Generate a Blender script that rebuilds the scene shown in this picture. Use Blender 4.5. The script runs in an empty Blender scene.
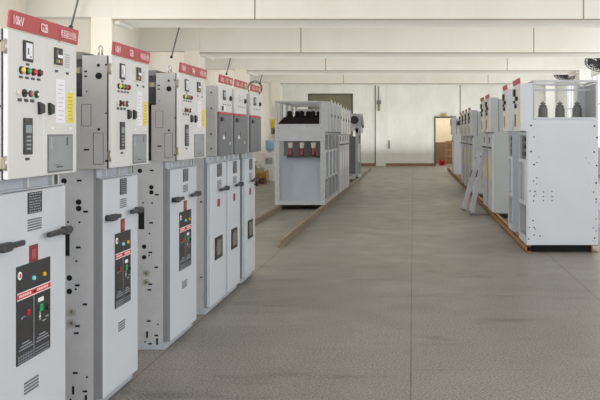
import bpy, math, random
from mathutils import Vector, Matrix
random.seed(7)
SC = bpy.context.scene
COL = SC.collection
PI = math.pi
F = 850.0; EYE = 1.6; VX, VY = 413.0, 134.0

# ------------------------------------------------------------------ materials
MATS = {}
def mat(name, rgb, rough=0.5, metal=0.0, var=0.0, scale=8.0, bump=0.0, emit=0.0, spec=0.5, alpha=1.0, trans=0.0):
    if name in MATS: return MATS[name]
    m = bpy.data.materials.new(name); m.use_nodes = True
    nt = m.node_tree; b = nt.nodes['Principled BSDF']
    c = (*rgb, 1)
    b.inputs['Base Color'].default_value = c
    b.inputs['Roughness'].default_value = rough
    b.inputs['Metallic'].default_value = metal
    b.inputs['Specular IOR Level'].default_value = spec
    b.inputs['Alpha'].default_value = alpha
    b.inputs['Transmission Weight'].default_value = trans
    if emit:
        b.inputs['Emission Color'].default_value = c
        b.inputs['Emission Strength'].default_value = emit
    if var > 0 or bump > 0:
        tc = nt.nodes.new('ShaderNodeTexCoord')
        n = nt.nodes.new('ShaderNodeTexNoise'); n.inputs['Scale'].default_value = scale
        n.inputs['Detail'].default_value = 5
        nt.links.new(tc.outputs['Object'], n.inputs['Vector'])
        if var > 0:
            r = nt.nodes.new('ShaderNodeValToRGB')
            r.color_ramp.elements[0].position = .3; r.color_ramp.elements[1].position = .7
            r.color_ramp.elements[0].color = (*[max(0, v*(1-var)) for v in rgb], 1)
            r.color_ramp.elements[1].color = (*[min(1, v*(1+var)) for v in rgb], 1)
            nt.links.new(n.outputs['Fac'], r.inputs['Fac'])
            nt.links.new(r.outputs['Color'], b.inputs['Base Color'])
        if bump > 0:
            bp = nt.nodes.new('ShaderNodeBump'); bp.inputs['Strength'].default_value = bump
            bp.inputs['Distance'].default_value = .01
            nt.links.new(n.outputs['Fac'], bp.inputs['Height'])
            nt.links.new(bp.outputs['Normal'], b.inputs['Normal'])
    MATS[name] = m
    return m

def S(r, g, b):  # sRGB 0-255 to linear
    def f(v):
        v /= 255.0
        return v/12.92 if v <= .04045 else ((v+.055)/1.055)**2.4
    return (f(r), f(g), f(b))

M_DOOR = mat('light_grey_paint', S(200, 206, 213), .38, var=.02, scale=3)
M_UPPER = mat('warm_grey_paint', S(212, 211, 209), .4, var=.02, scale=3)
M_SIDE = mat('galvanised_steel', S(184, 185, 188), .45, metal=.12, var=.05, scale=9)
M_SIDEU = mat('dull_grey_steel', S(170, 170, 168), .45, metal=.1, var=.05, scale=9)
M_EDGE = mat('grey_edge_steel', S(136, 138, 141), .45, metal=.2, var=.04)
M_PLINTH = mat('pale_blue_grey_steel', S(178, 185, 194), .4, metal=.1, var=.04)
M_WHITE = mat('bluish_white_sheet', S(207, 212, 219), .45, var=.025, scale=2.5)
M_FRAME = mat('pale_frame_steel', S(194, 196, 202), .45, var=.05, scale=6)
M_FRAMEM = mat('mid_row_steel', S(174, 177, 179), .45, var=.05, scale=6)
M_BLUEG = mat('blue_grey_sheet', S(165, 175, 186), .45, var=.05, scale=4)
M_GREYC = mat('grey_green_sheet', S(168, 173, 174), .45, var=.04, scale=4)
M_SLATE = mat('slate_grey_paint', S(104, 106, 111), .45, var=.06, scale=5)
M_BLACK = mat('black_plastic', S(28, 28, 30), .45)
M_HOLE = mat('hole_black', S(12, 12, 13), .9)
M_DARK = mat('dark_grey_plastic', S(54, 55, 58), .5)
M_PANEL = mat('mimic_black', S(44, 45, 47), .4)
M_RED = mat('nameplate_red', S(176, 52, 56), .4, var=.05)
M_REDL = mat('stripe_red', S(205, 44, 52), .4)
M_MAROON = mat('sticker_maroon', S(126, 38, 40), .5, var=.1, scale=60)
M_WHT = mat('print_white', S(240, 240, 238), .5)
M_PINK = mat('nameplate_lettering', S(250, 218, 220), .5)
M_SILV = mat('bright_metal', S(190, 190, 186), .3, metal=.7)
M_BRASS = mat('brass_zinc', S(140, 130, 105), .4, metal=.6)
M_YEL = mat('lamp_yellow', S(226, 190, 60), .25, emit=.15)
M_GRN = mat('lamp_green', S(30, 150, 90), .25, emit=.1)
M_LRED = mat('lamp_red', S(190, 30, 40), .25, emit=.1)
M_DRED = mat('lamp_dark_red', S(90, 24, 34), .3)
M_CYAN = mat('lamp_cyan', S(120, 205, 210), .3, emit=.2)
M_AMBER = mat('lamp_amber', S(215, 175, 40), .3, emit=.1)
M_PAPER = mat('white_paper', S(232, 234, 240), .6, var=.03, scale=40)
M_YPAPER = mat('yellow_paper', S(232, 208, 70), .6, var=.06, scale=50)
M_GLASS = mat('inspection_glass', S(150, 156, 156), .15, var=.05, scale=6)
M_LCD = mat('display_grey', S(140, 150, 155), .3)
M_PRINT = mat('tiny_print_grey', S(150, 156, 165), .5)
M_RUST = mat('rusty_orange_primer', S(150, 108, 62), .7, var=.25, scale=14, bump=.2)
M_RAIL = mat('dull_brown_steel', S(134, 118, 98), .7, var=.18, scale=10, bump=.2)
M_BUSH = mat('dark_maroon_epoxy', S(22, 11, 14), .75, spec=.2)
M_INSR = mat('red_epoxy', S(125, 30, 28), .35)
M_INSW = mat('cream_porcelain', S(220, 215, 200), .35)
M_CT = mat('grey_epoxy', S(112, 112, 110), .5, var=.06)
M_WALL = None

def wall_mat(name, rgb, rgb2, sc=1.2):
    m = bpy.data.materials.new(name); m.use_nodes = True
    nt = m.node_tree; b = nt.nodes['Principled BSDF']; b.inputs['Roughness'].default_value = .85
    tc = nt.nodes.new('ShaderNodeTexCoord')
    n1 = nt.nodes.new('ShaderNodeTexNoise'); n1.inputs['Scale'].default_value = sc; n1.inputs['Detail'].default_value = 8
    n1.inputs['Roughness'].default_value = .65
    mp = nt.nodes.new('ShaderNodeMapping'); mp.inputs['Scale'].default_value = (1, 1, .45)
    r = nt.nodes.new('ShaderNodeValToRGB')
    r.color_ramp.elements[0].position = .33; r.color_ramp.elements[1].position = .6
    r.color_ramp.elements[0].color = (*rgb2, 1); r.color_ramp.elements[1].color = (*rgb, 1)
    bp = nt.nodes.new('ShaderNodeBump'); bp.inputs['Strength'].default_value = .12; bp.inputs['Distance'].default_value = .02
    nt.links.new(tc.outputs['Object'], mp.inputs['Vector']); nt.links.new(mp.outputs['Vector'], n1.inputs['Vector'])
    nt.links.new(n1.outputs['Fac'], r.inputs['Fac']); nt.links.new(r.outputs['Color'], b.inputs['Base Color'])
    nt.links.new(n1.outputs['Fac'], bp.inputs['Height']); nt.links.new(bp.outputs['Normal'], b.inputs['Normal'])
    return m
M_WALL = wall_mat('cream_plaster', S(234, 234, 228), S(222, 221, 213))
M_WALLL = wall_mat('warm_plaster', S(236, 230, 218), S(229, 222, 209))
M_BEAM = wall_mat('beam_plaster', S(226, 224, 217), S(219, 216, 207), .6)
M_SEAM = mat('dark_seam', S(150, 140, 122), .9)

def floor_mat():
    m = bpy.data.materials.new('terrazzo_tiles'); m.use_nodes = True
    nt = m.node_tree; L = nt.links; b = nt.nodes['Principled BSDF']
    tc = nt.nodes.new('ShaderNodeTexCoord')
    def noise(s, d=4, vec=None, rg=.5):
        n = nt.nodes.new('ShaderNodeTexNoise'); n.inputs['Scale'].default_value = s
        n.inputs['Detail'].default_value = d; n.inputs['Roughness'].default_value = rg
        L.new(vec or tc.outputs['Object'], n.inputs['Vector']); return n
    def ramp(fac, p0, c0, p1, c1):
        r = nt.nodes.new('ShaderNodeValToRGB'); e = r.color_ramp.elements
        e[0].position = p0; e[1].position = p1; e[0].color = (*c0, 1); e[1].color = (*c1, 1)
        L.new(fac, r.inputs['Fac']); return r
    def mul(a, b_, f=1.0):
        x = nt.nodes.new('ShaderNodeMix'); x.data_type = 'RGBA'; x.blend_type = 'MULTIPLY'
        x.inputs[0].default_value = f
        L.new(a, x.inputs[6]); L.new(b_, x.inputs[7]); return x.outputs[2]
    speck = ramp(noise(70, 3, rg=.75).outputs['Fac'], .36, S(88, 84, 79), .62, S(168, 163, 155))
    large = ramp(noise(.55, 6, rg=.6).outputs['Fac'], .35, (.84, .82, .78), .62, (1, 1, 1))
    c = mul(speck.outputs['Color'], large.outputs['Color'])
    mp = nt.nodes.new('ShaderNodeMapping'); mp.inputs['Scale'].default_value = (.5, 1.6, 1); mp.inputs['Rotation'].default_value = (0, 0, .35)
    L.new(tc.outputs['Object'], mp.inputs['Vector'])
    stain = ramp(noise(1.3, 7, mp.outputs['Vector'], .7).outputs['Fac'], .30, (.55, .55, .55), .43, (1, 1, 1))
    c = mul(c, stain.outputs['Color'])
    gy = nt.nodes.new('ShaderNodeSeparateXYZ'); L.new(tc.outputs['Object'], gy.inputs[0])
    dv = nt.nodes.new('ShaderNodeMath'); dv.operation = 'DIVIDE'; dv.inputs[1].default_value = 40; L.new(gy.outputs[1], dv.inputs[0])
    mp2 = nt.nodes.new('ShaderNodeMapping'); mp2.inputs['Scale'].default_value = (.35, 2.6, 1); mp2.inputs['Rotation'].default_value = (0, 0, -.5)
    L.new(tc.outputs['Object'], mp2.inputs['Vector'])
    scuff = ramp(noise(1.1, 8, mp2.outputs['Vector'], .75).outputs['Fac'], .30, (.6, .6, .6), .37, (1, 1, 1))
    c = mul(c, scuff.outputs['Color'])
    depth_tint = ramp(dv.outputs[0], .15, (.90, .90, .91), .6, (1.0, .965, .89))  # a little darker at the near end, warmer towards the far end
    c = mul(c, depth_tint.outputs['Color'])
    # seams every 1.8 m across and 1.5 m along
    sp = nt.nodes.new('ShaderNodeSeparateXYZ'); L.new(tc.outputs['Object'], sp.inputs[0])
    def seam(out, period, off, wd):
        a = nt.nodes.new('ShaderNodeMath'); a.operation = 'ADD'; a.inputs[1].default_value = 100*period-off+period/2
        L.new(out, a.inputs[0])
        m2 = nt.nodes.new('ShaderNodeMath'); m2.operation = 'MODULO'; m2.inputs[1].default_value = period; L.new(a.outputs[0], m2.inputs[0])
        s = nt.nodes.new('ShaderNodeMath'); s.operation = 'SUBTRACT'; s.inputs[1].default_value = period/2; L.new(m2.outputs[0], s.inputs[0])
        ab = nt.nodes.new('ShaderNodeMath'); ab.operation = 'ABSOLUTE'; L.new(s.outputs[0], ab.inputs[0])
        lt = nt.nodes.new('ShaderNodeMath'); lt.operation = 'LESS_THAN'; lt.inputs[1].default_value = wd; L.new(ab.outputs[0], lt.inputs[0])
        return lt.outputs[0]
    sx = seam(sp.outputs[0], 1.81, -.015, .0055); sy = seam(sp.outputs[1], 1.5, 5.77, .006)
    for s_, dk in ((sx, S(92, 84, 74)), (sy, S(118, 110, 98))):
        x = nt.nodes.new('ShaderNodeMix'); x.data_type = 'RGBA'
        L.new(s_, x.inputs[0]); L.new(c, x.inputs[6]); x.inputs[7].default_value = (*dk, 1)
        c = x.outputs[2]
    L.new(c, b.inputs['Base Color'])
    rr = ramp(noise(2.2, 5).outputs['Fac'], .3, (.34,)*3, .7, (.5,)*3)
    L.new(rr.outputs['Color'], b.inputs['Roughness'])
    b.inputs['Specular IOR Level'].default_value = .35
    return m
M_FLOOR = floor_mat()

# ------------------------------------------------------------------ mesh builder
class MB:
    def __init__(s): s.v = []; s.f = []; s.mi = []; s.mats = []; s.sm = []
    def _m(s, m):
        if m not in s.mats: s.mats.append(m)
        return s.mats.index(m)
    def add(s, vs, fs, m, smooth=False):
        o = len(s.v); s.v += [tuple(v) for v in vs]; k = s._m(m)
        for f in fs: s.f.append(tuple(i+o for i in f)); s.mi.append(k); s.sm.append(smooth)
        return s
    def box(s, x0, x1, y0, y1, z0, z1, m, bev=0.0):
        x0, x1 = sorted((x0, x1)); y0, y1 = sorted((y0, y1)); z0, z1 = sorted((z0, z1))
        b = min(bev, (x1-x0)/2.1, (y1-y0)/2.1, (z1-z0)/2.1)
        if b <= 0:
            vs = [(x, y, z) for x in (x0, x1) for y in (y0, y1) for z in (z0, z1)]
            fs = [(0, 1, 3, 2), (4, 6, 7, 5), (0, 4, 5, 1), (2, 3, 7, 6), (0, 2, 6, 4), (1, 5, 7, 3)]
            return s.add(vs, fs, m)
        import bmesh
        bm = bmesh.new(); bmesh.ops.create_cube(bm, size=1)
        for v in bm.verts:
            v.co = Vector(((x0+x1)/2+v.co.x*(x1-x0), (y0+y1)/2+v.co.y*(y1-y0), (z0+z1)/2+v.co.z*(z1-z0)))
        bmesh.ops.bevel(bm, geom=bm.edges[:], offset=b, segments=1, affect='EDGES', profile=.5)
        bm.verts.ensure_lookup_table()
        for i, v in enumerate(bm.verts): v.index = i
        s.add([v.co[:] for v in bm.verts], [[v.index for v in f.verts] for f in bm.faces], m); bm.free()
        return s
    def cyl(s, p0, p1, r0, m, r1=None, n=16, smooth=True):
        p0 = Vector(p0); p1 = Vector(p1); r1 = r0 if r1 is None else r1
        d = (p1-p0).normalized(); a = Vector((0, 0, 1)) if abs(d.z) < .9 else Vector((1, 0, 0))
        u = d.cross(a).normalized(); w = d.cross(u)
        vs = [p0+(u*math.cos(2*PI*i/n)+w*math.sin(2*PI*i/n))*r0 for i in range(n)]
        vs += [p1+(u*math.cos(2*PI*i/n)+w*math.sin(2*PI*i/n))*r1 for i in range(n)]
        s.add(vs, [(i, (i+1) % n, n+(i+1) % n, n+i) for i in range(n)], m, smooth)
        o = len(s.v)
        k = s._m(m)
        s.f.append(tuple(range(o-2*n, o-n))[::-1]); s.mi.append(k); s.sm.append(False)
        s.f.append(tuple(range(o-n, o))); s.mi.append(k); s.sm.append(False)
        return s
    def lathe(s, c, prof, m, n=20):   # prof [(r,z)...] about z at c
        cx, cy, cz = c; vs = []
        for r, z in prof:
            vs += [(cx+r*math.cos(2*PI*i/n), cy+r*math.sin(2*PI*i/n), cz+z) for i in range(n)]
        fs = [(j*n+i, j*n+(i+1) % n, (j+1)*n+(i+1) % n, (j+1)*n+i) for j in range(len(prof)-1) for i in range(n)]
        fs.append(tuple(range(n))[::-1]); fs.append(tuple(range((len(prof)-1)*n, len(prof)*n)))
        return s.add(vs, fs, m, True)
    def tube(s, pts, r, m, n=8, closed=False):
        pts = [Vector(p) for p in pts]; N = len(pts); rings = []
        for i, p in enumerate(pts):
            a = pts[(i-1) % N] if (closed or i > 0) else p
            b = pts[(i+1) % N] if (closed or i < N-1) else p
            d = (b-a).normalized(); up = Vector((0, 0, 1)) if abs(d.z) < .95 else Vector((1, 0, 0))
            u = d.cross(up).normalized(); w = d.cross(u)
            rings.append([p+(u*math.cos(2*PI*k/n)+w*math.sin(2*PI*k/n))*r for k in range(n)])
        vs = [v for rg in rings for v in rg]; fs = []
        for i in range(N if closed else N-1):
            j = (i+1) % N
            fs += [(i*n+k, i*n+(k+1) % n, j*n+(k+1) % n, j*n+k) for k in range(n)]
        if not closed: fs += [tuple(range(n))[::-1], tuple(range((N-1)*n, N*n))]
        return s.add(vs, fs, m, True)
    def prism(s, poly, axis, a, b, m):   # extrude 2D polygon along axis ('x','y','z')
        def P(t, q):
            return {'x': (t, q[0], q[1]), 'y': (q[0], t, q[1]), 'z': (q[0], q[1], t)}[axis]
        n = len(poly); vs = [P(a, q) for q in poly]+[P(b, q) for q in poly]
        fs = [(i, (i+1) % n, n+(i+1) % n, n+i) for i in range(n)]+[tuple(range(n))[::-1], tuple(range(n, 2*n))]
        return s.add(vs, fs, m)
    def sphere(s, c, r, m, n=12, sz=1.0):
        vs = []; k = n//2
        for j in range(k+1):
            t = PI*j/k
            vs += [(c[0]+r*math.sin(t)*math.cos(2*PI*i/n), c[1]+r*math.sin(t)*math.sin(2*PI*i/n), c[2]+r*sz*math.cos(t)) for i in range(n)]
        fs = [(j*n+i, j*n+(i+1) % n, (j+1)*n+(i+1) % n, (j+1)*n+i) for j in range(k) for i in range(n)]
        return s.add(vs, fs, m, True)
    def text(s, txt, x, y0, y1, z0, z1, m):  # lettering on a plane facing +x, reading toward +y
        key = txt
        if key not in TXT:
            cu = bpy.data.curves.new('t', 'FONT'); cu.body = txt; cu.resolution_u = 2; cu.offset = .022 if txt.isascii() else .008
            o = bpy.data.objects.new('t', cu); COL.objects.link(o)
            dg = bpy.context.evaluated_depsgraph_get(); dg.update()
            me = bpy.data.meshes.new_from_object(o.evaluated_get(dg))
            TXT[key] = ([tuple(v.co) for v in me.vertices], [tuple(p.vertices) for p in me.polygons])
            bpy.data.objects.remove(o); bpy.data.meshes.remove(me); bpy.data.curves.remove(cu)
        vs, fs = TXT[key]
        if not vs: return s
        ax = min(v[0] for v in vs); bx = max(v[0] for v in vs); ay = min(v[1] for v in vs); by = max(v[1] for v in vs)
        return s.add([(x, y0+(v[0]-ax)/(bx-ax)*(y1-y0), z0+(v[1]-ay)/(by-ay)*(z1-z0)) for v in vs], fs, m)
    def build(s, name, parent=None, **props):
        me = bpy.data.meshes.new(name); me.from_pydata(s.v, [], s.f)
        for m in s.mats: me.materials.append(m)
        for p, k, sm in zip(me.polygons, s.mi, s.sm): p.material_index = k; p.use_smooth = sm
        me.validate(); me.update()
        import bmesh
        bm = bmesh.new(); bm.from_mesh(me); bmesh.ops.recalc_face_normals(bm, faces=bm.faces[:]); bm.to_mesh(me); bm.free()
        o = bpy.data.objects.new(name, me); COL.objects.link(o)
        if parent: o.parent = parent
        for k, v in props.items(): o[k] = v
        return o
TXT = {}

def thing(name, label, cat, loc=(0, 0, 0), rz=0.0, group=None):
    o = bpy.data.objects.new(name, None); COL.objects.link(o); o.empty_display_size = .2
    o.location = loc; o.rotation_euler = (0, 0, rz); o['label'] = label; o['category'] = cat
    if group: o['group'] = group
    return o
def struct(name, mb): return mb.build(name, None, kind='structure')

# ------------------------------------------------------------------ room shell
XW = 7.2; YB = 42.5; ZC = 4.55; YN = -5.0
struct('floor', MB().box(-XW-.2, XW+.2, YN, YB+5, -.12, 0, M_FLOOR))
struct('ceiling', MB().box(-XW-.2, XW+.2, YN, YB+5, ZC, ZC+.12, M_BEAM))
BY = [2.8, 9.3, 15.8, 22.3, 28.6, 35.9]
ZB = 3.72; BWF = 1.075
def seamed_beam(n, y):
    w = y*.075 if y > 12 else 1.1
    w = {15.8: 1.15, 22.3: 1.45, 28.6: 1.75, 35.9: .95}.get(y, 1.0)
    mb = MB().box(-5.6, 5.6, y, y+w, ZB, ZC, M_BEAM, .012)
    mb.box(-XW, -5.6, y+.01, y+.35, ZB+.06, ZC, M_BEAM).box(5.6, XW, y+.01, y+.35, ZB+.06, ZC, M_BEAM)
    for xj in (-2.94, 3.17):
        mb.box(xj-.012, xj+.012, y-.004, y+.02, ZB+.02, ZC, M_SEAM)
    mb.box(-5.6, 5.6, y-.005, y+.02, ZB+.0, ZB+.02, M_SEAM)
    # haunch pieces under the beam ends
    for sx in (-1, 1):
        mb.box(sx*5.50, sx*5.6, y+.1, y+w-.25, ZB-.07, ZB, M_BEAM, .01)
    struct('trim_%d' % n, mb)
for i, y in enumerate(BY): seamed_beam(i+1, y)
k = 20
for y in BY:
    for sx in (-1, 1):
        struct('trim_%d' % k, MB().box(sx*5.6, sx*6.0, y+.02, y+.6, 0, ZC, M_WALLL if sx < 0 else M_WALL, .01)); k += 1

# left wall: windows only near the viewer's side (outside the frame); right wall: a row of tall windows
def side_wall(name, x0, x1, wins, m, sill, head):
    mb = MB(); y = YN
    for a, b in wins:
        mb.box(x0, x1, y, a, 0, ZC, m); mb.box(x0, x1, a, b, 0, sill, m); mb.box(x0, x1, a, b, head, ZC, m); y = b
    mb.box(x0, x1, y, YB, 0, ZC, m)
    struct(name, mb)
LW = [(-3.5, 1.8), (3.8, 8.4), (10.2, 14.4)]
RW = [(-3.5, 1.8), (3.8, 8.4), (10.4, 14.9), (17.4, 21.4), (23.6, 27.8), (30.4, 34.8), (38.2, 40.2)]
side_wall('wall_left', -XW-.2, -XW, LW, M_WALLL, .9, 3.5)
side_wall('wall_right', XW, XW+.2, RW, M_WALL, 1.0, 4.0)
M_WFR = mat('white_window_frame', S(225, 228, 226), .4)
M_PANE = mat('clear_pane', (1, 1, 1), .02, alpha=.12)
n = 1
for sx, wins, sill, head in ((-1, LW, .9, 3.5), (1, RW, 1.0, 4.0)):
    for a, b in wins:
        x = sx*(XW+.1); mb = MB()
        mb.box(x-.04, x+.04, a, b, sill, sill+.08, M_WFR).box(x-.04, x+.04, a, b, head-.08, head, M_WFR)
        q = max(2, round((b-a)/1.1))
        for j in range(q+1):
            yy = a+(b-a)*j/q; mb.box(x-.04, x+.04, max(a, yy-.03), min(b, yy+.03), sill, head, M_WFR)
        mb.box(x-.03, x+.03, a, b, 2.75, 2.81, M_WFR)
        w = struct('window_%d' % n, mb)
        MB().box(x-.004, x+.004, a+.03, b-.03, sill+.05, head-.05, M_PANE).build('glass_pane', w); n += 1

# back wall with open doorway and big metal door
DX0, DX1, DZ = 1.13, 2.08, 2.40
BX0, BX1, BZ = -5.25, -3.0, 3.62
mb = MB().box(-XW, BX0, YB, YB+.2, 0, ZC, M_WALL).box(BX0, BX1, YB, YB+.2, BZ, ZC, M_WALL)
mb.box(BX1, DX0, YB, YB+.2, 0, ZC, M_WALL).box(DX0, DX1, YB, YB+.2, DZ, ZC, M_WALL).box(DX1, XW, YB, YB+.2, 0, ZC, M_WALL)
struct('wall_back', mb)
struct('trim_7', MB().box(-1.86, -1.36, YB-.07, YB, 0, ZC, M_WALL, .01))
struct('trim_8', MB().box(2.34, 2.38, YB-.02, YB, 0, ZC, M_SEAM))
struct('trim_9', MB().box(-5.0, 5.0, YB-.12, YB, ZC-.5, ZC, M_BEAM))
M_SKIRT = mat('brick_red_skirting', S(150, 112, 96), .7, var=.15, scale=6)
struct('baseboard_back', MB().box(BX1+.02, -1.87, YB-.02, YB, 0, .14, M_SKIRT).box(-1.35, DX0-.08, YB-.02, YB, 0, .14, M_SKIRT).box(DX1+.08, XW, YB-.02, YB, 0, .14, M_SKIRT))
M_DF = mat('dark_green_door_frame', S(78, 84, 78), .5)
struct('door_1', MB().box(DX0-.07, DX0, YB-.05, YB+.2, 0, DZ+.07, M_DF).box(DX1, DX1+.07, YB-.05, YB+.2, 0, DZ+.07, M_DF).box(DX0, DX1, YB-.05, YB+.2, DZ, DZ+.07, M_DF))
M_OLIVE = mat('olive_metal', S(112, 110, 88), .55, var=.08, scale=3)
M_GREIGE = mat('grey_beige_metal', S(176, 170, 152), .55, var=.05, scale=3)
mb = MB().box(BX0, BX1, YB+.05, YB+.1, 0, 2.75, M_GREIGE).box(BX0, BX1, YB+.04, YB+.09, 2.78, BZ, M_OLIVE)
mb.box((BX0+BX1)/2-.012, (BX0+BX1)/2+.012, YB+.03, YB+.05, 0, BZ, M_SEAM)
for a, b in ((BX0, BX0+.07), (BX1-.07, BX1)): mb.box(a, b, YB-.01, YB+.05, 0, BZ, M_DF)
mb.box(BX0, BX1, YB-.01, YB+.05, BZ-.07, BZ, M_DF).box(BX0, BX1, YB+.0, YB+.05, 2.73, 2.79, M_DF)
struct('door_2', mb)
# room beyond the doorway
M_BR = mat('brown_dado', S(128, 102, 74), .7, var=.12, scale=4)
M_BEIGE = mat('beige_plaster', S(226, 214, 188), .8, var=.04)
struct('wall_beyond', MB().box(-.5, 4, YB+3.4, YB+3.5, 1.15, 3.2, M_BEIGE).box(-.5, 4, YB+3.4, YB+3.5, 0, 1.15, M_BR)
       .box(-.6, -.5, YB+.2, YB+3.5, 0, 3.2, M_BEIGE).box(4, 4.1, YB+.2, YB+3.5, 0, 3.2, M_BEIGE))

# ------------------------------------------------------------------ switchgear parts
def L2(px, py, y):  # world x,z of a pixel at depth y (measuring aid, values are baked real positions)
    return (px-VX)*y/F, EYE-(py-VY)*y/F

SIDE_HOLES = [  # (X from front edge back, z, kind) measured on the grey side sheet
    (.183, 1.327, 'C'), (.095, 1.330, 's'), (.098, 1.205, 'C'), (.098, 1.168, 'C'), (.058, 1.150, 's'),
    (.160, 1.090, 'd'), (.093, 1.088, 'd'), (.172, .975, 'R'), (.100, .942, 's'), (.112, .863, 'd'),
    (.152, .765, 'C'), (.152, .687, 'C'), (.106, .722, 's'), (.115, .700, 'd'), (.062, .612, 's'),
    (.138, .570, 'W'), (.138, .503, 'W'), (.105, .486, 's'), (.112, .445, 's'), (.118, .214, 's'), (.05, .19, 'd'),
    (.130, .113, 'v'), (.062, .107, 's'), (.056, .062, 'v'), (.145, .06, 'd'), (.108, .045, 's'),
    (.30, 1.2, 'C'), (.42, .9, 'C'), (.55, 1.25, 's'), (.7, .6, 'C'), (.85, 1.1, 'd'), (.88, .5, 'd'), (.88, .2, 's'), (.6, .2, 's')]
def put_holes(mb, lst, yf, sgn):
    for (dx, z, k) in lst:
        x = -dx; a, b = yf, yf+sgn*.0012
        if k == 'C': mb.cyl((x, a, z), (x, b, z), .0165, M_HOLE)
        elif k == 'd': mb.cyl((x, a, z), (x, b, z), .0065, M_HOLE, n=10)
        elif k == 's': mb.box(x-.014, x+.014, a, b, z-.006, z+.006, M_HOLE)
        elif k == 'v': mb.box(x-.007, x+.007, a, b, z-.024, z+.024, M_HOLE)
        elif k == 'R': mb.box(x-.021, x+.021, a, b, z-.082, z+.082, M_HOLE)
        elif k == 'W':
            mb.cyl((x, a, z), (x, yf+sgn*.006, z), .023, M_SILV); mb.cyl((x, yf+sgn*.006, z), (x, yf+sgn*.008, z), .009, M_BRASS, n=10)

def lever_handle(parent, xd, y0, y1, z, knob='left', label=None):
    mb = MB(); yk = y0+.04 if knob == 'left' else y1-.04
    mb.cyl((xd, yk, z), (xd+.03, yk, z), .018, M_DARK)
    mb.box(xd+.02, xd+.042, y0, y1, z-.012, z+.012, M_DARK, .004)
    mb.box(xd+.016, xd+.048, min(yk-.01, yk+.05) if knob == 'left' else yk-.06, yk+.07 if knob == 'left' else yk+.015, z-.020, z+.020, M_DARK, .006)
    return mb.build('lever_handle', parent)

def vent(parent, x, y0, y1, z0, z1, n=5):
    mb = MB()
    for i in range(n):
        za = z0+(z1-z0)*i/n; mb.box(x-.002, x+.002, y0, y1, za+(z1-z0)/n*.35, za+(z1-z0)/n*.95, M_SLATE)
    return mb.build('vent', parent)

def label_plate(parent, x, y0, y1, z0, z1):
    mb = MB().box(x-.001, x+.004, y0, y1, z0, z1, M_PANEL, .001); n = 8
    for i in range(n):
        z = z0+(z1-z0)*(i+.5)/n; yy = y0+.012
        while yy < y1-.02:
            l = random.uniform(.008, .03); mb.box(x+.004, x+.0046, yy, min(yy+l, y1-.01), z-.003, z+.002, M_PRINT); yy += l+.008
    return mb.build('rating_plate', parent)

def mimic(parent, x, y0, y1, z0=.543, z1=.995):
    W = y1-y0; Y = lambda u: y0+u*W; Z = lambda v: z0+v*(z1-z0)
    p = MB().box(x-.001, x+.005, y0, y1, z0, z1, M_PANEL, .001); a, b = x+.005, x+.0056
    p.box(a, b, y0, y1, Z(.655), Z(.665), M_WHT).box(a, b, y0, y1, Z(.665), Z(.72), M_REDL).box(a, b, y0, y1, Z(.72), Z(.730), M_WHT)
    p.cyl((a, Y(.5), Z(.692)), (a+.004, Y(.5), Z(.692)), .007, M_BLACK, n=10)
    for u0, u1 in ((.06, .4), (.58, .95)):
        yy = u0
        while yy < u1-.03: p.box(b, b+.0004, Y(yy), Y(yy+.035), Z(.682), Z(.705), M_PINK); yy += .05
    p.box(a, b, Y(.475), Y(.49), Z(.0), Z(.655), M_PRINT)
    # emblem disc
    p.cyl((a, Y(.07), Z(.905)), (a+.003, Y(.07), Z(.905)), .019, M_WHT); p.cyl((a+.003, Y(.07), Z(.905)), (a+.004, Y(.07), Z(.905)), .010, M_REDL, n=10)
    # printed arrows and tiny lines of text
    p.box(a, b, Y(.15), Y(.24), Z(.47), Z(.478), M_PRINT).box(a, b, Y(.12), Y(.16), Z(.455), Z(.475), M_PRINT)
    p.box(a, b, Y(.66), Y(.675), Z(.36), Z(.46), M_WHT).box(a, b, Y(.64), Y(.695), Z(.39), Z(.41), M_WHT)
    p.box(a, b, Y(.74), Y(.86), Z(.33), Z(.345), M_PRINT).box(a, b, Y(.84), Y(.93), Z(.36), Z(.375), M_PRINT)
    for i, (u0, u1) in enumerate(((.14, .34), (.08, .42), (.05, .45))):
        p.box(a, b, Y(u0), Y(u1), Z(.20-.03*i), Z(.212-.03*i), M_PRINT); p.box(a, b, Y(u0+.5), Y(u1+.5), Z(.20-.03*i), Z(.212-.03*i), M_PRINT)
    for i in range(6):
        p.box(a, b, Y(.04+.07*i), Y(.05+.07*i), Z(.01), Z(.10), M_PRINT)
    for i in range(3): p.box(a, b, Y(.03), Y(.46), Z(.015+.03*i), Z(.022+.03*i), M_PRINT); p.box(a, b, Y(.53), Y(.95), Z(.015+.03*i), Z(.022+.03*i), M_PRINT)
    p = p.build('mimic_panel', parent)
    return p, Y, Z

def knob_light(name, parent, x, y, z, r, m, h=.012, bez=True):
    mb = MB()
    if bez: mb.cyl((x, y, z), (x+h*.5, y, z), r*1.25, M_BLACK)
    mb.cyl((x, y, z), (x+h, y, z), r, m, r1=r*.85)
    return mb.build(name, parent)

def nameplate(root, x, y0, y1, z0, z1, words, slant=.0):
    mb = MB().prism([(x-.005, z0), (x+.005, z0), (x+.012+slant, z1), (x+.002+slant, z1)], 'y', y0, y1, M_RED)
    W = y1-y0; h = z1-z0
    for u0, u1, t, m in words:
        # lettering lies just proud of the plate's slightly tipped face
        zc0, zc1 = z0+h*.20, z0+h*.76
        mb.text(t, x+.0125+slant, y0+u0*W, y0+u1*W, zc0, zc1, m)
    return mb.build('nameplate', root, label='red nameplate strip with white lettering')

def hinge(root, x, y, z):
    mb = MB().box(x-.012, x+.006, y-.012, y+.012, z-.026, z+.026, M_BRASS, .003).cyl((x+.004, y-.003, z-.032), (x+.004, y-.003, z+.032), .006, M_SILV, n=8)
    return mb.build('hinge', root)

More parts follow.
